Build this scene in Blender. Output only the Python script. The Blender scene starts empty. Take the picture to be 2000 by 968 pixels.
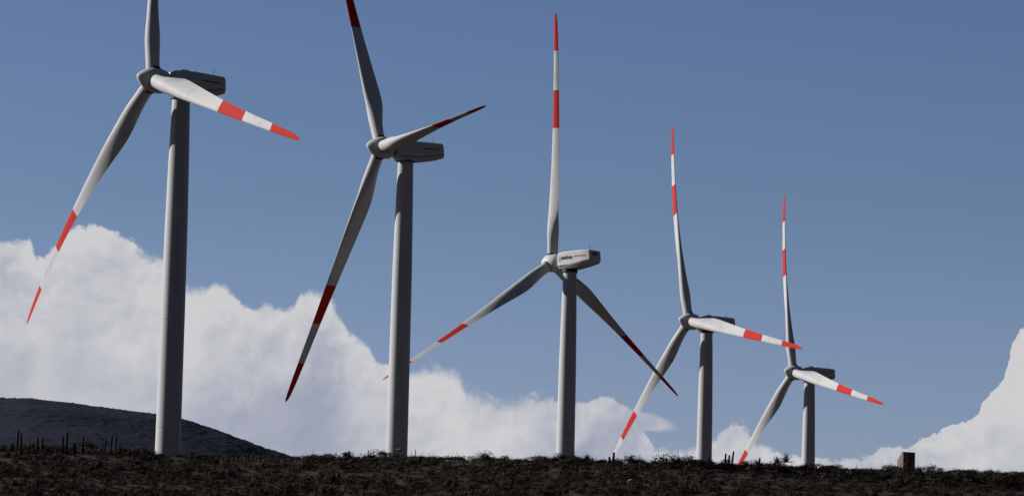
import bpy, bmesh, math, random
import numpy as np
from mathutils import Vector, Matrix

rad = math.radians
C = bpy.context.scene.collection
scene = bpy.context.scene

# ------------------------------------------------------------------ camera
F_PX = 8000.0                      # focal length in photograph pixels (2000 wide)
PITCH, ROLL = rad(7.5124), rad(1.5785)
fw = Vector((0, math.cos(PITCH), math.sin(PITCH)))
up0 = Vector((0, -math.sin(PITCH), math.cos(PITCH)))
rt0 = Vector((1, 0, 0))
RT = math.cos(ROLL) * rt0 + math.sin(ROLL) * up0
UP = -math.sin(ROLL) * rt0 + math.cos(ROLL) * up0
cd = bpy.data.cameras.new('camera')
cd.sensor_width = 36.0
cd.lens = 36.0 * F_PX / 2000.0
cd.clip_start = 1.0
cd.clip_end = 60000.0
cam = bpy.data.objects.new('camera', cd)
C.objects.link(cam)
cam.matrix_world = Matrix((RT, UP, -fw)).transposed().to_4x4()
scene.camera = cam


def ray(px, py):
    """direction through a photograph pixel, scaled to y = 1"""
    d = fw + RT * ((px - 1000) / F_PX) + UP * ((484 - py) / F_PX)
    return d / d.y


def at(px, py, Y):
    return ray(px, py) * Y


# ------------------------------------------------------------------ sun, sky, exposure
SUN_EL = rad(24.0)
SUN_XY = Vector((-0.955, 0.297)).normalized()
SUN = Vector((SUN_XY.x * math.cos(SUN_EL), SUN_XY.y * math.cos(SUN_EL), math.sin(SUN_EL)))
SKY_STRENGTH = 0.10
scene.view_settings.view_transform = 'Standard'
scene.view_settings.look = 'None'
scene.view_settings.gamma = 1.0
scene.view_settings.use_curve_mapping = False
scene.view_settings.exposure = 0.0

sd = bpy.data.lights.new('sun', 'SUN')
sd.energy = 5.0
sd.angle = rad(0.5)
sd.color = (1.0, 0.975, 0.945)
sun = bpy.data.objects.new('sun', sd)
C.objects.link(sun)
sun.rotation_euler = SUN.to_track_quat('Z', 'Y').to_euler()


class Graph:
    """tiny helper for wiring node trees"""
    def __init__(self, nt):
        self.nt = nt
        self.N = nt.nodes
        self.L = nt.links

    def put(self, sock, v):
        if hasattr(v, 'is_output') or isinstance(v, bpy.types.NodeSocket):
            self.L.new(v, sock)
        else:
            sock.default_value = v

    def math(self, op, a, b=None, c=None, clamp=False):
        n = self.N.new('ShaderNodeMath')
        n.operation = op
        n.use_clamp = clamp
        self.put(n.inputs[0], a)
        if b is not None:
            self.put(n.inputs[1], b)
        if c is not None:
            self.put(n.inputs[2], c)
        return n.outputs[0]

    def maprange(self, v, a, b, c=0.0, d=1.0, smooth=True):
        n = self.N.new('ShaderNodeMapRange')
        n.interpolation_type = 'SMOOTHSTEP' if smooth else 'LINEAR'
        n.clamp = True
        for i, x in enumerate((v, a, b, c, d)):
            self.put(n.inputs[i], x)
        return n.outputs[0]

    def comb(self, x, y, z=0.0):
        n = self.N.new('ShaderNodeCombineXYZ')
        for i, v in enumerate((x, y, z)):
            self.put(n.inputs[i], v)
        return n.outputs[0]

    def vmath(self, op, a, b=None, scale=None):
        n = self.N.new('ShaderNodeVectorMath')
        n.operation = op
        self.put(n.inputs[0], a)
        if b is not None:
            self.put(n.inputs[1], b)
        if scale is not None:
            self.put(n.inputs['Scale'], scale)
        return n.outputs[0]

    def noise(self, vec, scale, detail=4.0, rough=0.5, col=False, distort=0.0, dim='3D'):
        n = self.N.new('ShaderNodeTexNoise')
        n.noise_dimensions = dim
        self.put(n.inputs['Vector'], vec)
        n.inputs['Scale'].default_value = scale
        n.inputs['Detail'].default_value = detail
        n.inputs['Roughness'].default_value = rough
        n.inputs['Distortion'].default_value = distort
        return n.outputs['Color' if col else 'Fac']

    def voronoi(self, vec, scale, detail=2.0, rough=0.5, smooth=0.6):
        n = self.N.new('ShaderNodeTexVoronoi')
        n.voronoi_dimensions = '2D'
        n.feature = 'SMOOTH_F1'
        n.normalize = True
        self.put(n.inputs['Vector'], vec)
        n.inputs['Scale'].default_value = scale
        n.inputs['Detail'].default_value = detail
        n.inputs['Roughness'].default_value = rough
        n.inputs['Smoothness'].default_value = smooth
        return n.outputs['Distance']

    def mix(self, f, a, b, mode='MIX'):
        n = self.N.new('ShaderNodeMix')
        n.data_type = 'RGBA'
        n.blend_type = mode
        self.put(n.inputs[0], f)
        self.put(n.inputs[6], a)
        self.put(n.inputs[7], b)
        return n.outputs[2]

    def ramp(self, f, stops):
        n = self.N.new('ShaderNodeValToRGB')
        e = n.color_ramp.elements
        while len(e) < len(stops):
            e.new(0.5)
        for el, (p, c) in zip(e, stops):
            el.position = p
            el.color = c if len(c) == 4 else (*c, 1)
        self.put(n.inputs[0], f)
        return n.outputs[0]


world = bpy.data.worlds.new('World')
scene.world = world
world.use_nodes = True
world.cycles.sampling_method = 'MANUAL'
world.cycles.sample_map_resolution = 512
scene.cycles.max_bounces = 4
scene.cycles.diffuse_bounces = 2
scene.cycles.glossy_bounces = 2
g = Graph(world.node_tree)
g.N.clear()
sky = g.N.new('ShaderNodeTexSky')
sky.sky_type = 'NISHITA'
sky.sun_disc = False
sky.sun_elevation = SUN_EL
sky.sun_rotation = math.atan2(SUN_XY.x, SUN_XY.y)
sky.altitude = 300
sky.air_density = 1.0
sky.dust_density = 0.6
sky.ozone_density = 2.0
tc = g.N.new('ShaderNodeTexCoord')
sep = g.N.new('ShaderNodeSeparateXYZ')
g.L.new(tc.outputs['Generated'], sep.inputs[0])
dx, dy, dz = sep.outputs
horiz = g.math('SQRT', g.math('ADD', g.math('MULTIPLY', dx, dx), g.math('MULTIPLY', dy, dy)))
elev = g.math('DIVIDE', dz, g.math('MAXIMUM', horiz, 1e-4))          # tan of the elevation
azim = g.math('DIVIDE', dx, g.math('MAXIMUM', dy, 1e-3))              # tan of the bearing from north
ahead = g.maprange(dy, 0.2, 0.5)

# heights of the cumulus banks over the bearing (traced as bearing / elevation pairs)
U0, U1, V0, V1 = -0.22, 0.22, 0.03, 0.16
OUTLINE = [(-500, 560), (-300, 500), (-120, 455), (-40, 485), (0, 487), (29, 475), (50, 478), (65, 494), (77, 514), (89, 507), (111, 488), (158, 468),
           (188, 468), (217, 481), (246, 487), (268, 505), (293, 516), (314, 520), (340, 552), (364, 578), (383, 587), (405, 581), (431, 569), (452, 581), (470, 605),
           (493, 616), (518, 607), (541, 614), (562, 618), (580, 594), (600, 578), (628, 586), (657, 613), (681, 655), (716, 682), (740, 710), (770, 722),
           (804, 734), (845, 739), (868, 746), (892, 752), (916, 779), (950, 779), (1000, 787), (1040, 780), (1100, 790), (1170, 796), (1215, 801), (1242, 814), (1258, 850), (1290, 880),
           (1350, 893), (1395, 872), (1442, 846), (1475, 868), (1510, 889), (1560, 907), (1620, 908), (1676, 902), (1725, 884), (1763, 871), (1794, 860), (1824, 845), (1874, 835),
           (1899, 838), (1912, 824), (1926, 796), (1938, 773), (1957, 760), (1964, 729), (1976, 695), (1982, 655), (1991, 633), (2010, 628), (2040, 600), (2150, 560), (2400, 640), (2700, 800)]
fc = g.N.new('ShaderNodeFloatCurve')
cu = fc.mapping.curves[0]
pts = []
for (px, py) in OUTLINE:
    r = ray(px, py)
    u, v = r.x, r.z / math.hypot(r.x, 1)
    pts.append(((u - U0) / (U1 - U0), (v - V0) / (V1 - V0)))
cu.points[0].location = (0.0, pts[0][1])
cu.points[1].location = (1.0, pts[-1][1])
for p in pts:
    cu.points.new(*p)
for p in cu.points:
    p.handle_type = 'AUTO'
fc.mapping.update()
g.put(fc.inputs['Value'], g.maprange(azim, U0, U1, smooth=False))
top = g.math('ADD', g.math('MULTIPLY', fc.outputs[0], V1 - V0), V0)

P = g.comb(azim, elev, 0.0)


def billow(vec):
    warp = g.vmath('SCALE', g.vmath('SUBTRACT', g.noise(vec, 130, 3, 0.5, col=True, dim='2D'), (0.5, 0.5, 0.5)), scale=0.006)
    q = g.vmath('ADD', vec, warp)
    a = g.voronoi(q, 48, 4.0, 0.58, 0.35)
    b = g.noise(q, 42, 6, 0.5, dim='2D')
    return g.math('ADD', g.math('MULTIPLY', g.math('SUBTRACT', 0.75, a), 0.75), g.math('MULTIPLY', b, 0.45))


BLM = 0.47
bl = billow(P)
bl2 = billow(g.vmath('ADD', P, (-0.0016, 0.0022, 0.0)))               # the same field one step towards the light
relief = g.math('SUBTRACT', bl, bl2)
fine = g.noise(P, 420, 5, 0.6, dim='2D')
softsel = g.noise(P, 28, 2, 0.5, dim='2D')
depth = g.math('ADD', g.math('SUBTRACT', top, elev), g.math('MULTIPLY', g.math('SUBTRACT', bl, BLM), 0.016))
depth = g.math('ADD', depth, g.math('MULTIPLY', g.math('SUBTRACT', fine, 0.5), 0.0030))
soft = g.maprange(softsel, 0.35, 0.65, 0.0006, 0.0026)
right = g.maprange(azim, 0.085, 0.10)
soft = g.math('MULTIPLY', soft, g.math('SUBTRACT', 1.0, g.math('MULTIPLY', right, 0.72)))
cover = g.maprange(depth, g.math('MULTIPLY', soft, -0.6), soft)
cover = g.math('MULTIPLY', cover, ahead)
# thin lens-shaped wisp beside the fourth tower
wr = ray(1232, 817)
wa = g.math('DIVIDE', g.math('SUBTRACT', azim, wr.x), 0.0115)
we = g.math('DIVIDE', g.math('SUBTRACT', elev, g.math('ADD', wr.z, g.math('MULTIPLY', g.math('SUBTRACT', azim, wr.x), -0.16))), 0.0026)
wd = g.math('ADD', g.math('MULTIPLY', wa, wa), g.math('MULTIPLY', we, we))
wd = g.math('ADD', wd, g.math('MULTIPLY', g.math('SUBTRACT', bl, BLM), 1.1))
wisp = g.math('MULTIPLY', g.maprange(wd, 1.15, 0.45), 0.9)
wisp = g.math('MULTIPLY', wisp, ahead)
cover = g.math('MAXIMUM', cover, wisp)

low = g.noise(P, 15, 3, 0.5, dim='2D')
mid = g.noise(P, 38, 4, 0.55, dim='2D')
bl3 = billow(g.vmath('ADD', P, (-0.0045, 0.0060, 0.0)))
inner = g.maprange(depth, 0.006, 0.045)                               # 0 at the lit crown, 1 deep in the bank
calm = g.math('SUBTRACT', 1.0, g.math('MULTIPLY', inner, 0.65))
shade = g.math('ADD', 0.80, g.math('MULTIPLY', g.math('MULTIPLY', relief, calm), 1.5))
shade = g.math('ADD', shade, g.math('MULTIPLY', g.math('MULTIPLY', g.math('SUBTRACT', bl, bl3), calm), 1.0))
shade = g.math('ADD', shade, g.math('MULTIPLY', g.math('SUBTRACT', low, 0.5), 1.9))
shade = g.math('ADD', shade, g.math('MULTIPLY', g.math('SUBTRACT', mid, 0.5), 0.40))
crisp = g.math('SUBTRACT', g.noise(P, 170, 5, 0.6, dim='2D'), g.noise(g.vmath('ADD', P, (-0.0009, 0.0013, 0.0)), 170, 5, 0.6, dim='2D'))
shade = g.math('ADD', shade, g.math('MULTIPLY', g.math('MULTIPLY', crisp, g.math('MULTIPLY', calm, calm)), 0.3))
shade = g.math('ADD', shade, g.math('MULTIPLY', g.maprange(depth, 0.011, 0.001), 0.16))
shade = g.math('ADD', shade, g.math('MULTIPLY', inner, -0.44))
shade = g.math('ADD', shade, g.math('MULTIPLY', right, 0.08), clamp=True)
cloud_col = g.ramp(shade, [(0.0, (0.33, 0.36, 0.46)), (0.35, (0.405, 0.425, 0.51)), (0.65, (0.51, 0.52, 0.57)), (1.0, (0.61, 0.61, 0.625))])
cloud_col = g.mix(1.0, cloud_col, (1 / SKY_STRENGTH,) * 3 + (1,), 'MULTIPLY')
tint = g.ramp(g.maprange(elev, 0.05, 0.25, smooth=False), [(0.0, (0.72, 0.69, 0.88)), (0.275, (0.62, 0.615, 0.815)), (0.46, (0.515, 0.545, 0.70)), (0.68, (0.47, 0.51, 0.685)), (1.0, (0.40, 0.45, 0.63))])
sky_col = g.mix(1.0, sky.outputs[0], tint, 'MULTIPLY')
# unseen dark area added behind, right and overhead to cut the fill light
fill_cut = g.math('ADD', g.math('ADD', dy, g.math('MULTIPLY', dz, -0.55)), g.math('MULTIPLY', g.math('MAXIMUM', dx, 0.0), -0.75))
fill_cut = g.maprange(fill_cut, 0.25, -0.30)
fill_cut_n = g.noise(tc.outputs['Generated'], 4.0, 4, 0.6)
fill_cut_col = g.mix(fill_cut_n, (0.22, 0.30, 0.52, 1), (0.42, 0.53, 0.84, 1))
sky_col = g.mix(fill_cut, sky_col, fill_cut_col)
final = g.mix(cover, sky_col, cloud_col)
bg = g.N.new('ShaderNodeBackground')
bg.inputs[1].default_value = SKY_STRENGTH
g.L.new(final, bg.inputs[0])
wo = g.N.new('ShaderNodeOutputWorld')
g.L.new(bg.outputs[0], wo.inputs[0])


# ------------------------------------------------------------------ materials
def material(name, rough=0.6, spec=0.3):
    m = bpy.data.materials.new(name)
    m.use_nodes = True
    gr = Graph(m.node_tree)
    b = gr.N['Principled BSDF']
    b.inputs['Roughness'].default_value = rough
    b.inputs['Specular IOR Level'].default_value = spec
    return m, gr, b


def obj_coord(gr):
    return gr.N.new('ShaderNodeTexCoord').outputs['Object']


def paint(name, base, dirt, scale=(1, 1, 1), amount=0.5, rough=0.45):
    m, gr, b = material(name, rough, 0.14)
    co = gr.vmath('MULTIPLY', obj_coord(gr), scale)
    a = gr.noise(co, 0.5, 3, 0.55)
    s = gr.noise(co, 1.6, 2, 0.5)
    f = gr.math('MULTIPLY', gr.maprange(gr.math('ADD', gr.math('MULTIPLY', a, 0.6), gr.math('MULTIPLY', s, 0.4)), 0.46, 0.72), amount)
    gr.L.new(gr.mix(f, (*base, 1), (*dirt, 1)), b.inputs['Base Color'])
    return m


M = {}
M['tower'] = paint('tower_paint', (0.53, 0.53, 0.54), (0.41, 0.41, 0.41), (2.2, 2.2, 0.10), 0.9, 0.55)
M['blade'] = paint('blade_paint', (0.52, 0.52, 0.52), (0.36, 0.355, 0.345), (1.0, 1.0, 0.55), 0.7, 0.62)
M['red'] = paint('red_paint', (0.52, 0.024, 0.011), (0.40, 0.022, 0.011), (1, 1, 0.6), 0.6, 0.8)
M['nacelle'] = paint('nacelle_paint', (0.60, 0.595, 0.59), (0.50, 0.49, 0.48), (0.8, 0.8, 0.8), 0.6, 0.5)


def plain(name, col, rough=0.6, var=0.25, scale=3.0):
    m, gr, b = material(name, rough, 0.2)
    n = gr.noise(obj_coord(gr), scale, 5, 0.6)
    dk = tuple(c * (1 - var) for c in col)
    gr.L.new(gr.mix(gr.maprange(n, 0.3, 0.7), (*dk, 1), (*col, 1)), b.inputs['Base Color'])
    return m


M['dark_metal'] = plain('dark_metal', (0.05, 0.052, 0.058), 0.5)
M['seam'] = plain('seam_shadow_gap', (0.06, 0.06, 0.065), 0.7)
M['lettering'] = plain('lettering_black', (0.025, 0.025, 0.03), 0.5)
M['stripe'] = plain('livery_red', (0.42, 0.03, 0.035), 0.5)
M['lens'] = plain('beacon_lens', (0.6, 0.6, 0.6), 0.2)
M['cactus'] = plain('cactus_skin', (0.035, 0.032, 0.024), 0.8, 0.45, 6.0)
M['leaf_olive'] = plain('leaf_olive', (0.041, 0.029, 0.016), 0.8, 0.5, 0.35)
M['leaf_brown'] = plain('leaf_brown', (0.045, 0.026, 0.015), 0.85, 0.5, 0.35)
M['leaf_russet'] = plain('leaf_russet', (0.048, 0.024, 0.015), 0.85, 0.4, 0.35)
M['leaf_dark'] = plain('leaf_dark', (0.030, 0.021, 0.012), 0.85, 0.5, 0.35)
M['dry_grass'] = plain('dry_grass_blades', (0.17, 0.135, 0.095), 0.9, 0.4, 1.0)
M['puya'] = plain('rosette_leaf', (0.05, 0.055, 0.042), 0.7, 0.4, 3.0)
M['post'] = plain('weathered_post', (0.05, 0.045, 0.04), 0.9, 0.4, 5.0)
M['rock'] = plain('pale_rock', (0.30, 0.28, 0.26), 0.9, 0.45, 2.5)

m, gr, b = material('ruin_stone', 0.95, 0.1)
co = obj_coord(gr)
br = gr.N.new('ShaderNodeTexBrick')
gr.L.new(co, br.inputs['Vector'])
br.inputs['Scale'].default_value = 3.0
br.inputs['Color1'].default_value = (0.34, 0.24, 0.17, 1)
br.inputs['Color2'].default_value = (0.22, 0.15, 0.105, 1)
br.inputs['Mortar'].default_value = (0.16, 0.13, 0.10, 1)
gr.L.new(gr.mix(gr.maprange(gr.noise(co, 5, 5, 0.6), 0.35, 0.7), br.outputs['Color'], (0.15, 0.11, 0.085, 1)), b.inputs['Base Color'])
M['stone'] = m

m, gr, b = material('ground_soil', 0.95, 0.05)
geo = gr.N.new('ShaderNodeNewGeometry').outputs['Position']
n1 = gr.noise(geo, 0.12, 6, 0.6)
n2 = gr.noise(geo, 1.1, 6, 0.65)
c1 = gr.ramp(gr.math('ADD', gr.math('MULTIPLY', n1, 0.5), gr.math('MULTIPLY', n2, 0.5)),
             [(0.32, (0.03, 0.026, 0.02)), (0.5, (0.055, 0.044, 0.036)), (0.68, (0.10, 0.08, 0.062))])
gr.L.new(c1, b.inputs['Base Color'])
M['ground'] = m

m, gr, b = material('hill_scrub_hazed', 0.95, 0.05)
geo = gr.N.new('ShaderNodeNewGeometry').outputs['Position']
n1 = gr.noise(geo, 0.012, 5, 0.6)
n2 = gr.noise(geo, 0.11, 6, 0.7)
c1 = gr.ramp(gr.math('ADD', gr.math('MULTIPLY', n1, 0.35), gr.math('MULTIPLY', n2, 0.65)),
             [(0.36, (0.022, 0.026, 0.043)), (0.52, (0.027, 0.031, 0.048)), (0.66, (0.033, 0.036, 0.052))])  # bluish scrub tones; the haze of distance is put into this colour
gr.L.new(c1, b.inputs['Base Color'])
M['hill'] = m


# ------------------------------------------------------------------ helpers
def link(name, me, mats, parent=None):
    o = bpy.data.objects.new(name, me)
    if mats and not me.materials:
        for mm in (mats if isinstance(mats, (list, tuple)) else [mats]):
            me.materials.append(mm)
    C.objects.link(o)
    if parent is not None:
        o.parent = parent
    return o


def from_bm(name, bm, mats, parent=None, smooth=False, angle=40):
    bmesh.ops.recalc_face_normals(bm, faces=bm.faces)
    me = bpy.data.meshes.new(name)
    bm.to_mesh(me)
    bm.free()
    if smooth:
        me.shade_smooth()
        me.set_sharp_from_angle(angle=rad(angle))
    return link(name, me, mats, parent)


def tag(o, label, cat, group=None):
    o['label'] = label
    o['category'] = cat
    if group:
        o['group'] = group
    return o


def empty(name, loc, rotz=0.0):
    o = bpy.data.objects.new(name, None)
    o.empty_display_size = 1.0
    o.location = loc
    o.rotation_euler = (0, 0, rotz)
    C.objects.link(o)
    return o


def box(bm, x0, x1, y0, y1, z0, z1, bevel=0.0):
    r = bmesh.ops.create_cube(bm, size=1.0)
    vs = r['verts']
    for v in vs:
        v.co = Vector(((x0 + x1) / 2 + v.co.x * (x1 - x0), (y0 + y1) / 2 + v.co.y * (y1 - y0), (z0 + z1) / 2 + v.co.z * (z1 - z0)))
    if bevel:
        es = list({e for v in vs for e in v.link_edges})
        bmesh.ops.bevel(bm, geom=es, offset=bevel, segments=2, affect='EDGES', profile=0.6)


def lathe(bm, prof, seg=48, cap=True):
    """profile (radius, height) turned around z"""
    rings = []
    for r, z in prof:
        if r < 1e-4:
            rings.append([bm.verts.new((0, 0, z))])
        else:
            rings.append([bm.verts.new((r * math.cos(2 * math.pi * i / seg), r * math.sin(2 * math.pi * i / seg), z)) for i in range(seg)])
    for a, b_ in zip(rings, rings[1:]):
        for i in range(seg):
            j = (i + 1) % seg
            if len(a) == 1 and len(b_) == 1:
                continue
            if len(a) == 1:
                bm.faces.new((a[0], b_[i], b_[j]))
            elif len(b_) == 1:
                bm.faces.new((a[i], a[j], b_[0]))
            else:
                bm.faces.new((a[i], a[j], b_[j], b_[i]))
    if cap:
        for r in (rings[0], rings[-1]):
            if len(r) > 2:
                bm.faces.new(r)


def tube(bm, pts, r0, r1, seg=8):
    rings = []
    for k, p in enumerate(pts):
        p = Vector(p)
        t = (Vector(pts[min(k + 1, len(pts) - 1)]) - Vector(pts[max(k - 1, 0)])).normalized()
        a = t.orthogonal().normalized()
        b_ = t.cross(a)
        r = r0 + (r1 - r0) * k / (len(pts) - 1)
        rings.append([bm.verts.new(p + a * r * math.cos(2 * math.pi * i / seg) + b_ * r * math.sin(2 * math.pi * i / seg)) for i in range(seg)])
    for a, b_ in zip(rings, rings[1:]):
        for i in range(seg):
            bm.faces.new((a[i], a[(i + 1) % seg], b_[(i + 1) % seg], b_[i]))
    bm.faces.new(rings[0])
    bm.faces.new(rings[-1])


# ------------------------------------------------------------------ terrain
rs = np.random.RandomState(5)
_WA = [(rs.uniform(0, 6.28), rs.uniform(0, 6.28), rs.uniform(0.75, 1.3)) for _ in range(40)]


def wav(x, y, L, k, n=5):
    s = 0
    for i in range(n):
        a, p, q = _WA[(k + i) % 40]
        s = s + np.sin((x * np.cos(a) + y * np.sin(a)) * 6.283 / (L * q) + p)
    return s / n


def smooth(x, a, b):
    t = np.clip((x - a) / (b - a), 0, 1)
    return t * t * (3 - 2 * t)


CREST = 455.0
_PY = np.array([-3000, -300, 0, 150, 300, 380, 412, 440, 452, 460, 470, 490, 540, 640, 820, 1100, 2000, 9000.])
_PZ = np.array([-20, -4, -1.7, -6, 8, 23.3, 28.4, 33.8, 36.0, 36.4, 36.2, 34.2, 30.0, 26.0, 22.0, 10.0, -10, -30.])


def ground_z(x, y):
    x = np.asarray(x, float)
    y = np.asarray(y, float)
    z = np.interp(y, _PY, _PZ)
    near = smooth(y, 330, 400) * (1 - smooth(y, 520, 600))
    z = z + near * (0.55 * wav(x, y, 38, 0) + 0.22 * wav(x, y, 13, 7) + 0.08 * wav(x, y, 5, 14))
    # the skyline sinks and rises a little along the ridge
    z = z + near * np.interp(x, [-90, -57, -44, -38, -33, -26, -12, 0, 30, 60, 90], [-0.7, -0.75, -0.9, -1.25, -1.1, -0.95, -0.35, -0.15, 0.0, -0.3, -0.3])
    return z


def grid_mesh(name, xs, ys, zf, mat, kind='structure'):
    X, Y = np.meshgrid(xs, ys)
    Z = zf(X, Y)
    co = np.stack([X, Y, Z], -1).reshape(-1, 3)
    nx, ny = len(xs), len(ys)
    i = np.arange(nx * ny).reshape(ny, nx)
    q = np.stack([i[:-1, :-1], i[:-1, 1:], i[1:, 1:], i[1:, :-1]], -1).reshape(-1, 4)
    me = fast_mesh(name, co, q)
    me.shade_smooth()
    o = link(name, me, mat)
    o['kind'] = kind
    return o


def fast_mesh(name, co, quads, mi=None):
    me = bpy.data.meshes.new(name)
    nv, nq = len(co), len(quads)
    me.vertices.add(nv)
    me.vertices.foreach_set('co', np.ascontiguousarray(co, dtype=np.float32).ravel())
    me.loops.add(nq * 4)
    me.loops.foreach_set('vertex_index', np.ascontiguousarray(quads, dtype=np.int32).ravel())
    me.polygons.add(nq)
    me.polygons.foreach_set('loop_start', np.arange(0, nq * 4, 4, dtype=np.int32))
    if mi is not None:
        me.polygons.foreach_set('material_index', np.asarray(mi, dtype=np.int32))
    me.update(calc_edges=True)
    me.validate()
    return me


xs = np.unique(np.concatenate([np.linspace(-9000, -500, 18), np.linspace(-500, -100, 60), np.linspace(-100, 100, 180),
                               np.linspace(100, 500, 30), np.linspace(500, 9000, 18)]))
ys = np.unique(np.concatenate([np.linspace(-3000, 0, 12), np.linspace(0, 380, 40), np.linspace(380, 500, 110),
                               np.linspace(500, 900, 50), np.linspace(900, 9000, 20)]))
grid_mesh('ground', xs, ys, ground_z, M['ground'])

# far hill on the left
HY = 2500.0
_hp = [(-900, 800), (-500, 770), (-200, 772), (0, 779), (60, 781), (130, 789), (200, 800), (300, 821), (365, 834), (440, 855), (480, 870), (520, 888), (600, 915), (760, 945), (900, 985)]
_hx = np.array([at(a, b_, HY).x for a, b_ in _hp])
_hz = np.array([at(a, b_, HY).z for a, b_ in _hp])


def hill_z(x, y):
    r = np.interp(x * HY / y, _hx, _hz, left=_hz[0], right=_hz[-1])
    prof = 1 - np.abs((y - HY) / np.where(y < HY, 1500., 1800.)) ** 1.25
    z = -40 + (r + 40) * np.clip(prof, 0, 1)
    front = smooth(y, 1100, 2300)
    z = z + front * (4.0 * wav(x, y, 210, 3) + 1.5 * wav(x, y, 75, 9))
    k = smooth(y, 1500, 2200)
    j = rs.normal(0, 1, z.shape)
    return z + k * (np.abs(j) * 0.35 - 0.2)


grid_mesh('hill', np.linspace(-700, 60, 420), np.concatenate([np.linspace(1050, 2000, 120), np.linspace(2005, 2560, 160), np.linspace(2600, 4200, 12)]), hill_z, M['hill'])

# ------------------------------------------------------------------ wind turbines
R = 38.5
OV = 3.7
TILT = 5.249
#        x         y         z       yaw      theta     cone    bend    tilt+    pitch  dir
SPEC = [(-38.6942, 467.1849, 79.2587, 30.9076, 107.2474, 5.2752, 0.1273, 1.8473, 1.0, 1),
        (-14.5977, 543.7836, 84.3236, 25.1283, 90.1171, 3.4477, -0.004, -1.4511, 89.0, 0.6),
        (8.9151, 618.6118, 79.4743, -42.9458, -117.0055, 1.5703, -0.0266, -0.5231, 90.0, 1),
        (34.5244, 713.5951, 81.5094, 29.0319, 101.9919, 5.4879, 0.091, -0.1805, -3.0, 1),
        (59.5185, 805.6643, 82.5363, 25.1497, 103.9573, 5.306, 0.0822, 0.3074, -3.0, 1)]
NAC_DZ = [0.5, 0.0, 0.4, 0.18, 0.25]
LABELS = ['largest wind turbine, nearest the left edge, one sunlit blade reaching toward the right',
          'wind turbine with dark feathered blades standing second from the left edge',
          'middle wind turbine seen from behind, sunlit nacelle with lettering, one blade straight up',
          'wind turbine with bent upper blade, second from the right edge',
          'smallest and farthest wind turbine, rightmost in the row']

_CH_R = [0.031, 0.06, 0.09, 0.13, 0.17, 0.21, 0.26, 0.32, 0.40, 0.47, 0.536, 0.61, 0.687, 0.77, 0.845, 0.90, 0.94, 0.97, 0.987, 0.997, 1.0]
_CH = [1.62, 1.62, 1.72, 2.02, 2.28, 2.42, 2.36, 2.16, 1.90, 1.68, 1.50, 1.33, 1.17, 1.03, 0.92, 0.82, 0.72, 0.58, 0.42, 0.20, 0.06]
_TH = [1.0, 1.0, 0.92, 0.78, 0.66, 0.57, 0.50, 0.43, 0.34, 0.28, 0.23, 0.215, 0.20, 0.19, 0.18, 0.18, 0.18, 0.18, 0.18, 0.2, 0.2]
_TW_R = [0, .17, .25, .35, .5, .7, .85, 1.0]
_TW = [27, 27, 22, 15, 8, 3, 1, 0]


TWF = 0.35


def blade_mesh(cone, bend, pitch, slim=1.0):
    """span along z, leading edge along x, upwind face along y"""
    bm = bmesh.new()
    n = 28
    rho = []
    for a, b_ in zip(_CH_R, _CH_R[1:]):
        rho += [a, (a + b_) / 2]
    rho.append(1.0)
    rings = []
    for q in rho:
        c = float(np.interp(q, _CH_R, _CH))
        th = float(np.interp(q, _CH_R, _TH)) * slim
        be = rad(float(np.interp(q, _TW_R, _TW)) * (1.0 if slim > 0.7 else TWF) + pitch)
        rd = 1 - smooth(np.array(q), 0.06, 0.21)          # 1 = round root, 0 = aerofoil
        rd = float(rd)
        off = R * (math.tan(rad(cone)) * q - bend * q * q)
        ring = []
        for i in range(n):
            t = 2 * math.pi * i / n
            xc = 0.5 * (1 + math.cos(t))                  # 1 = leading edge
            s = 1 - xc                                    # distance from the leading edge
            yt = 5 * th * (0.2969 * math.sqrt(max(s, 0)) - 0.126 * s - 0.3516 * s * s + 0.2843 * s ** 3 - 0.1036 * s ** 4)
            camb = 0.04 * 4 * s * (1 - s) * min(1.0, max(0.0, (q - 0.25) / 0.35))
            sg = 1 if math.sin(t) >= 0 else -1
            ya = (sg * yt * (0.95 if sg > 0 else 1.05) - camb) * c
            xa = (xc - 0.68) * c
            xr, yr = 0.5 * c * math.cos(t), 0.5 * c * math.sin(t)
            x = xr * rd + xa * (1 - rd)
            y = yr * rd + ya * (1 - rd)
            X = x * math.cos(be) - y * math.sin(be) * 1.0
            Y = x * math.sin(be) + y * math.cos(be)
            ring.append(bm.verts.new((X, Y + off, q * R)))
        rings.append(ring)
    for k, (a, b_) in enumerate(zip(rings, rings[1:])):
        mid = (rho[k] + rho[k + 1]) / 2
        red = 0.536 < mid < 0.687 or mid > 0.845
        for i in range(n):
            f = bm.faces.new((a[i], a[(i + 1) % n], b_[(i + 1) % n], b_[i]))
            f.material_index = 1 if red else 0
    bm.faces.new(rings[0])
    f = bm.faces.new(rings[-1])
    f.material_index = 1
    return bm


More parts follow.
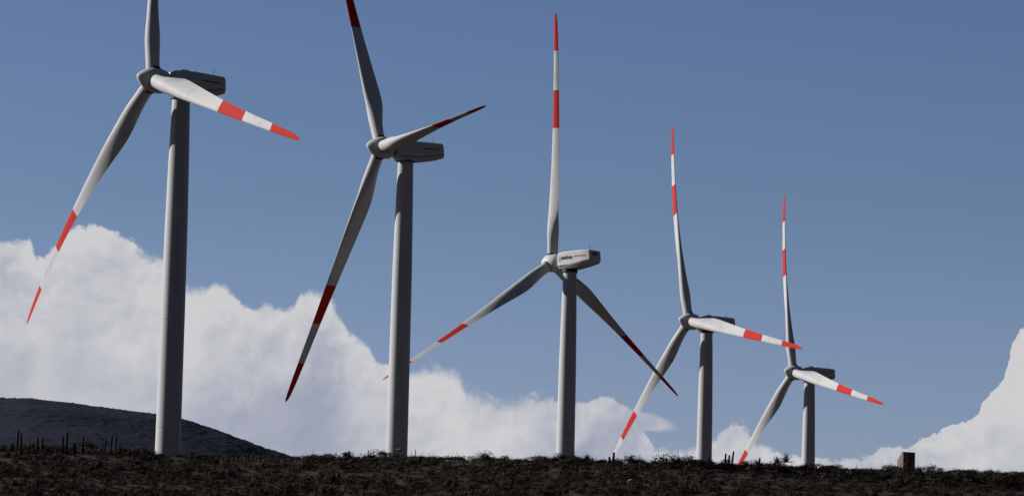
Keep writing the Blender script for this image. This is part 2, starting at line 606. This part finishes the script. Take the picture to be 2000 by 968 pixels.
def nacelle_bm():
    """x forward (upwind), z up, origin on the tower axis at shaft height"""
    bm = bmesh.new()
    # stations along x: (x, half width, bottom z, top z)
    st = [(1.75, 1.00, -0.95, 0.95), (1.45, 1.28, -1.25, 1.12), (0.6, 1.38, -1.34, 1.26), (-1.2, 1.42, -1.34, 1.30),
          (-3.2, 1.40, -1.08, 1.28), (-4.85, 1.36, -0.74, 1.24), (-5.02, 1.30, -0.66, 1.18)]
    rings = []
    for x, w, z0, z1 in st:
        c = 0.20
        h = z1 - z0
        sh = (z1 - 1.0) * 0
        slope = 0.06 * (x + 5) * 0
        pr = [(-w + c, z1), (w - c, z1), (w, z1 - c), (w * 1.0, z0 + 0.42 * 1.0), (w - 0.30, z0), (-w + 0.30, z0), (-w, z0 + 0.42), (-w, z1 - c)]
        rings.append([bm.verts.new((x + (0.10 * (z - 0.3) if x < -4.5 else 0), y, z)) for y, z in pr])
    for a, b_ in zip(rings, rings[1:]):
        for i in range(8):
            j = (i + 1) % 8
            bm.faces.new((a[i], a[j], b_[j], b_[i]))
    bm.faces.new(rings[0])
    bm.faces.new(rings[-1])
    return bm


def side_panel(bm, x0, x1, z0, z1, w, slant=0.0):
    """a thin strip lying on the right-hand side wall (y = w)"""
    for (a, b_) in ((x0, x1),):
        vs = [(a, w, z0), (b_, w, z0 + slant), (b_, w, z1 + slant), (a, w, z1)]
        f0 = [bm.verts.new(v) for v in vs]
        f1 = [bm.verts.new((v[0], v[1] + 0.02, v[2])) for v in vs]
        bm.faces.new(f0)
        bm.faces.new(f1)
        for i in range(4):
            bm.faces.new((f0[i], f0[(i + 1) % 4], f1[(i + 1) % 4], f1[i]))


TOWER_PROF = [(1.03, 0), (1.06, 1.5), (1.12, 4), (1.22, 9), (1.31, 15), (1.37, 24), (1.42, 34), (1.47, 46), (1.53, 64)]
shared = {}


def turbine(k):
    x, y, z, yaw, th, cone, bend, dt, pitch, slim = SPEC[k]
    base = float(ground_z(x, y)) - 0.6
    root = empty('wind_turbine', (x, y, base))
    tag(root, LABELS[k], 'wind turbine', 'wind turbines standing along the ridge')
    H = z - base
    # tower
    bm = bmesh.new()
    topz = H - 1.42
    prof = [(r, topz - d) for r, d in TOWER_PROF if d < topz - 0.05]
    rb = float(np.interp(topz, [d for r, d in TOWER_PROF], [r for r, d in TOWER_PROF]))
    prof.append((rb, 0))
    fine_ = []
    for (r0, z0), (r1, z1) in zip(prof, prof[1:]):
        n = max(1, int((z0 - z1) / 3))
        fine_ += [(r0 + (r1 - r0) * i / n, z0 + (z1 - z0) * i / n) for i in range(n)]
    fine_.append(prof[-1])
    lathe(bm, fine_, 64)
    tw = from_bm('tower', bm, M['tower'], root, True)
    for d in (13.5, 25.5, 38.0):
        if d < topz - 2:
            bm = bmesh.new()
            r = float(np.interp(d, [q for p, q in TOWER_PROF], [p for p, q in TOWER_PROF]))
            lathe(bm, [(r - 0.05, topz - d - 0.06), (r + 0.018, topz - d - 0.06), (r + 0.018, topz - d + 0.06), (r - 0.05, topz - d + 0.06)], 64)
            from_bm('flange_ring', bm, M['nacelle'], tw, True)
    bm = bmesh.new()
    lathe(bm, [(1.0, topz - 0.02), (1.20, topz - 0.02), (1.20, topz + 0.22 + NAC_DZ[k]), (1.0, topz + 0.22 + NAC_DZ[k])], 48)
    from_bm('yaw_ring', bm, M['dark_metal'], tw, True)
    # nacelle, level apart from the small individual tilt
    a = rad(yaw)
    n_h = Vector((-math.cos(a), -math.sin(a), 0))
    yv = Vector((0, 0, 1)).cross(n_h)
    rot = Matrix((n_h, yv, Vector((0, 0, 1)))).transposed().to_4x4() @ Matrix.Rotation(-rad(dt), 4, 'Y')
    if 'nacelle' not in shared:
        nb = from_bm('nacelle', nacelle_bm(), M['nacelle'], root, True, 25)
        shared['nacelle'] = [nb.data]
    else:
        nb = link('nacelle', shared['nacelle'][0], None, root)
    nb.matrix_local = Matrix.Translation((0, 0, H + NAC_DZ[k])) @ rot

    def part(name, build, mat, smooth_=False):
        if name not in shared:
            bm_ = bmesh.new()
            build(bm_)
            o = from_bm(name, bm_, mat, nb, smooth_)
            shared[name] = o.data
        else:
            o = link(name, shared[name], None, nb)
        return o

    def hatch(bm_):
        box(bm_, -0.55, 0.35, -0.55, 0.55, 1.27, 1.50, 0.05)

    def ridge(bm_):
        box(bm_, -3.9, -1.6, -0.5, 0.5, 1.25, 1.33, 0.02)

    def mast(bm_):
        tube(bm_, [(-4.0, 0, 1.2), (-4.0, 0, 2.35)], 0.035, 0.02, 6)
        tube(bm_, [(-4.0, -0.28, 1.95), (-4.0, 0.28, 1.95)], 0.018, 0.018, 6)

    def beacon(bm_):
        for v in ((-1.35, 0.4), ):
            r_ = bmesh.ops.create_uvsphere(bm_, u_segments=12, v_segments=8, radius=0.16)
            for q in r_['verts']:
                q.co += Vector((v[0], v[1], 1.42))
            tube(bm_, [(v[0], v[1], 1.2), (v[0], v[1], 1.40)], 0.09, 0.09, 8)

    def grille(bm_):
        for i in range(5):
            zz = 0.42 + i * 0.10
            xx = -5.035 + 0.10 * (zz - 0.3)
            box(bm_, xx - 0.02, xx + 0.02, -0.55, 0.55, zz, zz + 0.06)

    def seam(bm_):
        side_panel(bm_, 1.35, -1.2, -0.86, -0.80, 1.425, 0.02)
        side_panel(bm_, -1.2, -4.8, -0.84, -0.78, 1.425, 0.50)

    part('roof_hatch', hatch, M['dark_metal'])
    part('roof_ridge', ridge, M['nacelle'])
    part('antenna', mast, M['dark_metal'])
    part('beacon', beacon, M['lens'], True)
    part('vent_grille', grille, M['dark_metal'])
    part('panel_seam', seam, M['seam'])

    def stripe(bm_):
        side_panel(bm_, -1.98, -4.3, 0.33, 0.45, 1.425, 0.0)

    part('red_stripe', stripe, M['stripe'])

    def emblem(bm_):
        # three slim curved strokes that meet at the foot, like a folded leaf
        for (w, lean, hgt) in ((0.36, -0.10, 0.95), (0.20, 0.05, 0.78), (-0.24, 0.0, 0.92)):
            prev = None
            for i in range(13):
                t = i / 12
                xx = 1.05 - (lean * t + w * math.sin(math.pi * t)) * 0.9
                zz = -0.42 + hgt * t * 1.25
                wd_ = 0.055 * (0.4 + math.sin(math.pi * t))
                cur = [bm_.verts.new((xx + wd_ / 2, 1.447, zz)), bm_.verts.new((xx - wd_ / 2, 1.447, zz))]
                if prev:
                    bm_.faces.new((prev[0], prev[1], cur[1], cur[0]))
                prev = cur

    if k == 2:                                                        # only the sunlit nacelle shows its livery
        part('emblem', emblem, M['stripe'])
        if 'lettering' not in shared:
            fcu = bpy.data.curves.new('lettering', 'FONT')
            fcu.body = 'acciona'
            fcu.size = 0.86
            fcu.offset = 0.03
            fcu.extrude = 0.006
            tmp = bpy.data.objects.new('lettering_tmp', fcu)
            C.objects.link(tmp)
            dg = bpy.context.evaluated_depsgraph_get()
            me = bpy.data.meshes.new_from_object(tmp.evaluated_get(dg))
            bpy.data.objects.remove(tmp)
            bpy.data.curves.remove(fcu)
            me.materials.clear()
            me.materials.append(M['lettering'])
            me.name = 'lettering'
            shared['lettering'] = me
        lt = link('lettering', shared['lettering'], None, nb)
        # reading direction runs from the nose to the tail on the near side
        w_ = max(v.co.x for v in shared['lettering'].vertices)
        lt.matrix_local = Matrix(((-1, 0, 0, 0.56), (0, 0, 1, 1.435), (0, 1, 0, 0.06), (0, 0, 0, 1))) @ Matrix.Diagonal((2.25 / w_, 1, 1, 1))
    # rotor frame
    t = rad(TILT + dt)
    n = Vector((-math.cos(a) * math.cos(t), -math.sin(a) * math.cos(t), math.sin(t)))
    h = Vector((math.sin(a), -math.cos(a), 0))
    v = Vector((math.cos(a) * math.sin(t), math.sin(a) * math.sin(t), math.cos(t)))
    hub = Vector((0, 0, H)) + n * OV
    bm = bmesh.new()
    lathe(bm, [(1.02, -1.75), (1.20, -1.62), (1.38, -1.2), (1.44, -0.5), (1.43, 0.0), (1.33, 0.5), (1.13, 0.98), (0.88, 1.38), (0.60, 1.72), (0.36, 1.94), (0.17, 2.06), (0, 2.10)], 48)
    sp = from_bm('spinner', bm, M['nacelle'], root, True)
    hx = h.copy()
    sp.matrix_local = Matrix.Translation(hub) @ Matrix((hx, v, n)).transposed().to_4x4()
    if sp.matrix_local.determinant() < 0:
        sp.matrix_local = Matrix.Translation(hub) @ Matrix((-hx, v, n)).transposed().to_4x4()
    bm = bmesh.new()
    tube(bm, [(-OV * 0 + 0, 0, -2.15), (0, 0, -1.6)], 0.85, 0.85, 24)
    from_bm('shaft_cover', bm, M['dark_metal'], sp, True)
    bme = None
    for i in range(3):
        tt = rad(th + 120 * i)
        d = math.sin(tt) * h + math.cos(tt) * v
        e = math.cos(tt) * h - math.sin(tt) * v
        if bme is None:
            bo = from_bm('blade', blade_mesh(cone, bend, pitch, slim), [M['blade'], M['red']], root, True, 50)
            bme = bo.data
        else:
            bo = link('blade', bme, None, root)
        # local x = leading edge, y = upwind, z = span
        mt = Matrix((e, n, d)).transposed().to_4x4()
        bo.matrix_local = Matrix.Translation(hub) @ mt
        bm = bmesh.new()
        lathe(bm, [(0.78, 1.18), (0.86, 1.18), (0.86, 1.42), (0.78, 1.42)], 32)
        from_bm('root_collar', bm, M['dark_metal'], bo, True)
    return root


for k in range(5):
    turbine(k)

# ------------------------------------------------------------------ scrub
random.seed(11)
rng = np.random.RandomState(21)


def clump(n, rx, rz, leaf, spiky=0.25, ups=0):
    """leaf quads over an uneven dome of several lobes, a few reaching out as twigs; returns (n, 4, 3)"""
    lob = [(rng.uniform(-0.6, 0.6), rng.uniform(-0.6, 0.6), rng.uniform(0.30, 0.70), rng.uniform(0.30, 0.55)) for _ in range(6)]
    out = []
    for i in range(n):
        lx, ly, lz, lr = lob[rng.randint(6)]
        d = rng.normal(0, 1, 3)
        d[2] = abs(d[2]) * 0.8 + 0.1 if rng.rand() < 0.7 else d[2]
        d /= np.linalg.norm(d)
        r = lr * rng.uniform(0.6, 1.0) ** 0.4
        p = np.array([(lx + d[0] * r) * rx, (ly + d[1] * r) * rx, max(0.02, (lz + d[2] * r * 0.8) * rz)])
        nn = d + rng.normal(0, 0.26, 3)
        nn /= np.linalg.norm(nn)
        a = np.cross(nn, rng.normal(0, 1, 3))
        a /= np.linalg.norm(a)
        L = leaf * rng.uniform(0.6, 1.4)
        W = L * rng.uniform(0.5, 0.9)
        if rng.rand() < spiky:
            a = d + rng.normal(0, 0.5, 3)
            a[2] += 0.4
            a /= np.linalg.norm(a)
            L *= 2.2
            W *= 0.22
            nn = rng.normal(0, 1, 3)
        b_ = np.cross(nn, a)
        b_ /= np.linalg.norm(b_)
        out.append([p - b_ * W * 0.35, p + a * L * 0.5 - b_ * W * 0.5, p + a * L, p + a * L * 0.5 + b_ * W * 0.5])
    for i in range(ups):
        x, y = rng.uniform(-0.7, 0.7, 2) * rx
        h = rz * rng.uniform(1.0, 1.4)
        lean = rng.normal(0, 0.18, 2) * rz
        w = 0.018
        b_ = np.array([w, w * rng.uniform(-1, 1), 0])
        p0 = np.array([x, y, rz * 0.4])
        p1 = np.array([x + lean[0], y + lean[1], h])
        out.append([p0 - b_, p0 + b_, p1 + b_ * 0.5, p1 - b_ * 0.5])
    return np.array(out)


PROT = [clump(520, rng.uniform(0.85, 1.35), rng.uniform(0.6, 0.95), 0.092, 0.10, rng.randint(0, 3)) for _ in range(14)]


def visible_x(y):
    return 0.125 * y + 12


def scrub(name, n, y0, y1, seed, label=None):
    r = np.random.RandomState(seed)
    V, MI = [], []
    cnt = 0
    ys_ = r.uniform(y0, y1, n)
    xs_ = r.uniform(-1, 1, n) * (0.125 * ys_ + 14)
    patch = wav(xs_, ys_, 24, 5) + 0.6 * wav(xs_, ys_, 9, 17)
    zz = ground_z(xs_, ys_)
    for i in range(n):
        if patch[i] < -0.75 and r.rand() < 0.7:
            continue
        p = PROT[r.randint(len(PROT))]
        s = (r.uniform(0.45, 0.9) + 0.8 * r.rand() ** 7) * (1.0 + 0.3 * patch[i])
        a = r.uniform(0, 6.283)
        ca, sa = math.cos(a) * s, math.sin(a) * s
        q = np.empty_like(p)
        q[..., 0] = p[..., 0] * ca - p[..., 1] * sa + xs_[i]
        q[..., 1] = p[..., 0] * sa + p[..., 1] * ca + ys_[i]
        q[..., 2] = p[..., 2] * s * r.uniform(0.8, 1.15) + zz[i] - 0.05
        V.append(q.reshape(-1, 3))
        k = r.choice(4, p=[0.34, 0.30, 0.10 + 0.06 * (patch[i] > 0.3), 0.26 - 0.06 * (patch[i] > 0.3)])
        MI.append(np.full(len(p), k))
    co = np.concatenate(V)
    mi = np.concatenate(MI)
    quads = np.arange(len(co)).reshape(-1, 4)
    me = fast_mesh(name, co, quads, mi)
    o = link(name, me, [M['leaf_olive'], M['leaf_brown'], M['leaf_russet'], M['leaf_dark']])
    o['kind'] = 'stuff'
    o['label'] = label
    o['category'] = 'scrub'
    return o


scrub('scrub', 5400, 402, 468, 3, 'low dark brown and olive scrub covering the hillside below the turbines')

# dry pale grass between the bushes
PATCHES = [(515, 912, 3.0, 260), (455, 905, 1.6, 90), (1170, 928, 1.2, 60), (300, 925, 1.6, 60), (1325, 950, 2.0, 90), (700, 960, 2.0, 80), (1250, 912, 1.5, 60), (960, 915, 2.0, 60)]


def ground_hit(px, py):
    """first point where the ray through a photo pixel meets the hillside"""
    d = ray(px, py)
    Y = np.arange(395, 470, 0.25)
    h = d.z * Y - ground_z(d.x * Y, Y)
    k = np.where(h < 0)[0]
    yy = float(Y[k[0]]) if len(k) else CREST
    return d.x * yy, yy


V = []
for (px, py, rr, n) in PATCHES:
    cx, cy = ground_hit(px, py)
    for i in range(n):
        x = cx + rng.normal(0, rr)
        y = cy + rng.normal(0, rr * 0.5)
        z = float(ground_z(x, y)) + 0.25
        h = rng.uniform(0.35, 0.8)
        l = rng.normal(0, 0.2, 2)
        w = rng.uniform(0.012, 0.03)
        an = rng.uniform(0, 3.14)
        b_ = np.array([math.cos(an) * w, math.sin(an) * w, 0])
        p0 = np.array([x, y, z - 0.3])
        p1 = np.array([x + l[0], y + l[1], z + h])
        V.append([p0 - b_, p0 + b_, p1 + b_ * 0.3, p1 - b_ * 0.3])
V = np.array(V).reshape(-1, 3)
o = link('dry_grass', fast_mesh('dry_grass', V, np.arange(len(V)).reshape(-1, 4)), M['dry_grass'])
o['kind'] = 'stuff'
o['label'] = 'pale dry grass tufts scattered between the dark bushes'
o['category'] = 'grass'

# shrubs that stand out along the skyline, each one an object
SHRUB_MATS = ['leaf_dark', 'leaf_brown', 'leaf_olive', 'leaf_russet']
shrub_me = []
for i in range(8):
    p = clump(520, rng.uniform(0.7, 1.1), rng.uniform(0.7, 1.05), 0.095, 0.20, 2 + i % 4)
    co = p.reshape(-1, 3)
    me = fast_mesh('shrub', co, np.arange(len(co)).reshape(-1, 4))
    me.materials.append(M[SHRUB_MATS[i % 4]])
    shrub_me.append(me)
for i in range(110):
    px = -40 + 2080 * (i + rng.uniform(0, 1)) / 110
    y = CREST + rng.uniform(-5, 6)
    x = ray(px, 890).x * y
    s = rng.uniform(0.6, 1.15)
    o = link('shrub', shrub_me[rng.randint(8)], None)
    o.location = (x, y, float(ground_z(x, y)) - 0.08)
    o.rotation_euler = (0, 0, rng.uniform(0, 6.28))
    o.scale = (s, s, s * rng.uniform(0.8, 1.1))
    tag(o, 'dark leafy shrub standing against the sky along the crest of the ridge', 'shrub', 'shrubs along the crest of the ridge')


# ------------------------------------------------------------------ columnar cacti
def cactus_stem(h, r, lean):
    bm = bmesh.new()
    ribs, seg = 9, 27
    prof = [(0.82, 0), (0.95, 0.15), (1.0, 0.4), (1.0, 0.7), (0.96, 0.88), (0.8, 0.95), (0.45, 0.99), (0.1, 1.0)]
    rings = []
    for k, z in prof:
        ring = []
        for i in range(seg):
            t = 2 * math.pi * i / seg
            rr = r * k * (1 + 0.10 * math.cos(ribs * t))
            bend = lean * (z ** 1.6)
            ring.append(bm.verts.new((rr * math.cos(t) + bend * h, rr * math.sin(t), z * h)))
        rings.append(ring)
    for a, b_ in zip(rings, rings[1:]):
        for i in range(seg):
            bm.faces.new((a[i], a[(i + 1) % seg], b_[(i + 1) % seg], b_[i]))
    bm.faces.new(rings[0])
    bm.faces.new(rings[-1])
    return bm


CACTI = [
    ([(36, 838, 0.07), (41, 845, -0.02)], 'pair of columnar cacti nearest the left edge of the ridge'),
    ([(73.5, 853, 0.02), (83, 851.5, 0.02)], 'pair of short columnar cacti, second clump from the left edge'),
    ([(123, 850, 0.02), (131.5, 842, 0.05)], 'pair of tall columnar cacti, third clump from the left edge'),
    ([(146, 864, -0.06), (163, 850, 0.08)], 'leaning columnar cactus beside a low stub, fourth clump from the left edge'),
    ([(200, 864, 0.0), (205.5, 858, 0.02), (219, 848, 0.10), (226.5, 850, -0.02), (234, 865, 0.03)], 'widest clump of columnar cacti, five stems left of the largest turbine tower'),
    ([(676, 882, 0.0), (681.5, 880, 0.03)], 'two small cactus stubs on the skyline left of the second tower'),
    ([(1190.5, 891, -0.02), (1199.5, 882, 0.12)], 'leaning cactus stub under a low red and white blade tip'),
    ([(1417.5, 884, 0.02), (1424.5, 887, 0.05), (1433, 880, 0.14)], 'clump of three thin cacti beside the fourth turbine tower'),
    ([(1098, 908, 0.0), (1107, 912, 0.03), (1116, 906, -0.03), (1126, 914, 0.03)], 'dull brown cactus clump below the middle turbine tower, among the bushes'),
]
for stems, lab in CACTI:
    mx = sum(s[0] for s in stems) / len(stems)
    my = sum(s[1] for s in stems) / len(stems)
    front = 'among the bushes' in lab
    Y = 440.0 if front else CREST - 3
    bx = ray(mx, my).x * Y
    bz = float(ground_z(bx, Y))
    root = empty('columnar_cactus', (bx, Y, bz))
    tag(root, lab, 'cactus', 'columnar cacti on the ridge')
    for j, (px, py, lean) in enumerate(stems):
        yy = Y + (j % 2) * 0.3 - 0.15
        tp = at(px, py, yy)
        gz = float(ground_z(tp.x, yy)) - 0.15
        h = max(0.7, tp.z - gz)
        so = from_bm('stem', cactus_stem(h, 0.105 if len(stems) > 2 else 0.125, lean * 0.6), M['cactus'], root, True, 60)
        so.location = (tp.x - lean * 0.6 * h - bx, yy - Y, gz - bz)
        so.rotation_euler = (0, 0, 0)

# ------------------------------------------------------------------ spiky rosette plants
def rosette(n, L):
    bm = bmesh.new()
    for i in range(n):
        az = random.uniform(0, 6.283)
        el = random.uniform(0.15, 1.45)
        l = L * random.uniform(0.75, 1.1)
        w = 0.045
        d = Vector((math.cos(az) * math.cos(el), math.sin(az) * math.cos(el), math.sin(el)))
        s = d.cross(Vector((0, 0, 1))).normalized() if el < 1.5 else Vector((1, 0, 0))
        up_ = s.cross(d)
        droop = Vector((0, 0, -0.22 * l * math.cos(el)))
        p = [Vector((0, 0, 0.12)), d * l * 0.5 + up_ * 0.02, d * l + droop]
        a0, a1 = bm.verts.new(p[0] - s * w), bm.verts.new(p[0] + s * w)
        b0, b1 = bm.verts.new(p[1] - s * w * 0.8), bm.verts.new(p[1] + s * w * 0.8)
        t = bm.verts.new(p[2])
        k0, k1 = bm.verts.new(p[0] - up_ * 0.03), bm.verts.new(p[1] - up_ * 0.03)
        bm.faces.new((a0, a1, b1, b0))
        bm.faces.new((b0, b1, t))
        bm.faces.new((a1, k0, k1, b1))
        bm.faces.new((k0, a0, b0, k1))
        bm.faces.new((b1, k1, t))
        bm.faces.new((k1, b0, t))
    return bm


ROS = [(1482, 901, 1.15, 'spiky rosette plant just right of the red blade tip on the skyline'),
       (1518, 899, 1.15, 'spiky rosette plant close to the left of the rightmost tower base'),
       (1536, 896, 1.35, 'largest spiky rosette plant, almost touching the rightmost tower base'),
       (1146, 893, 1.1, 'spiky rosette plant just right of the middle tower base'),
       (1232, 893, 0.9, 'small spiky rosette plant on the skyline left of the fourth tower'),
       (1410, 904, 1.0, 'spiky rosette plant at the foot of the three thin cacti')]
for px, py, L, lab in ROS:
    Y = CREST - 2
    p = at(px, py, Y)
    gz = float(ground_z(p.x, Y))
    o = from_bm('rosette_plant', rosette(70, L), M['puya'])
    o.location = (p.x, Y, max(gz + 0.05, p.z - 0.45))
    tag(o, lab, 'plant', 'spiky rosette plants on the skyline')

# ------------------------------------------------------------------ thin posts, rocks, ruin
for px, py, lab in ((719, 877.5, 'thin upright post on the skyline left of the second tower base'),
                    (811.5, 877.5, 'thin upright post on the skyline right of the second tower base')):
    Y = CREST
    p = at(px, py, Y)
    gz = float(ground_z(p.x, Y)) - 0.2
    bm = bmesh.new()
    hh = p.z - gz
    tube(bm, [(0, 0, 0), (0.01, 0, hh * 0.5), (0, 0.01, hh)], 0.05, 0.04, 8)
    o = from_bm('post', bm, M['post'], None, True)
    o.location = (p.x, Y, gz)
    tag(o, lab, 'post', 'thin posts near the second tower')

for px, py, s, lab in ((1234, 940, 0.42, 'larger pale stone among the bushes below the fourth turbine'),
                       (1243, 942, 0.2, 'small pale stone right beside the larger pale stone'),
                       (993, 951, 0.22, 'small pale stone at the bottom of the slope, left of the middle tower'),
                       (1538, 938, 0.2, 'small pale stone on the slope below the rightmost tower'),
                       (780, 878, 0.25, 'small pale stone on the crest by the second tower base')):
    x, y = ground_hit(px, py + 4)
    p = ray(px, py) * (y - 0.9)
    bm = bmesh.new()
    bmesh.ops.create_icosphere(bm, subdivisions=3, radius=1.0)
    for v in bm.verts:
        c = v.co
        k = 1 + 0.18 * math.sin(c.x * 4.1 + px) + 0.14 * math.sin(c.y * 5.3 + c.z * 3.7 + py) + 0.06 * math.sin(c.x * 11 + c.z * 9)
        v.co = Vector((c.x * 1.35 * k, c.y * 0.9 * k, c.z * 0.55 * k)) * s
    o = from_bm('rock', bm, M['rock'], None, True, 35)
    gz = float(ground_z(p.x, p.y))
    o.location = (p.x, p.y, max(gz + 0.3 * s, p.z))
    tag(o, lab, 'rock', 'pale stones on the hillside')

# masonry stub: a square block with one crumbled corner and a dark block for the hole in the sunlit side
Y = 461.0
p = at(1770, 884, Y)
gx = p.x
gz = float(ground_z(gx, Y)) - 0.3
H = p.z - gz
root = empty('masonry_ruin', (gx, Y, gz), rad(21))
tag(root, 'small square masonry ruin on the skyline near the right edge, sunlit left side', 'ruin')
bm = bmesh.new()
W = 0.74
cs = 0.148
random.seed(4)
nz = int(round(H / 0.2))
for k in range(nz):
    z0, z1 = H * k / nz, H * (k + 1) / nz
    fr = (k + 0.5) / nz
    # each course: the back-left corner steps inward near the top
    cut = max(0.0, (k + 0.5) * H / nz - (H - 0.75)) * 1.5
    j = random.uniform(-0.015, 0.015)
    back = W - min(1.1, cut) + j
    ring0 = [(-W + j, -W), (W, -W + j), (W + j, back), (-W - j, back)]
    v0 = [bm.verts.new((x_, y_, z0)) for x_, y_ in ring0]
    v1 = [bm.verts.new((x_, y_, z1 - 0.004)) for x_, y_ in ring0]
    bm.faces.new(v0)
    bm.faces.new(v1)
    for i in range(4):
        bm.faces.new((v0[i], v0[(i + 1) % 4], v1[(i + 1) % 4], v1[i]))
from_bm('wall', bm, M['stone'], root)
bm = bmesh.new()
box(bm, -W - 0.022, -W + 0.05, -0.15, 0.13, H * 0.40, H * 0.40 + 0.26)
from_bm('hole_shade', bm, M['dark_metal'], root)  # solid dark block; the shade inside the hole is put in as colour
bm = bmesh.new()
box(bm, -W - 0.05, W + 0.05, -W - 0.05, -W + 0.38, H, H + 0.06, 0.015)
from_bm('cap_stone', bm, M['stone'], root)
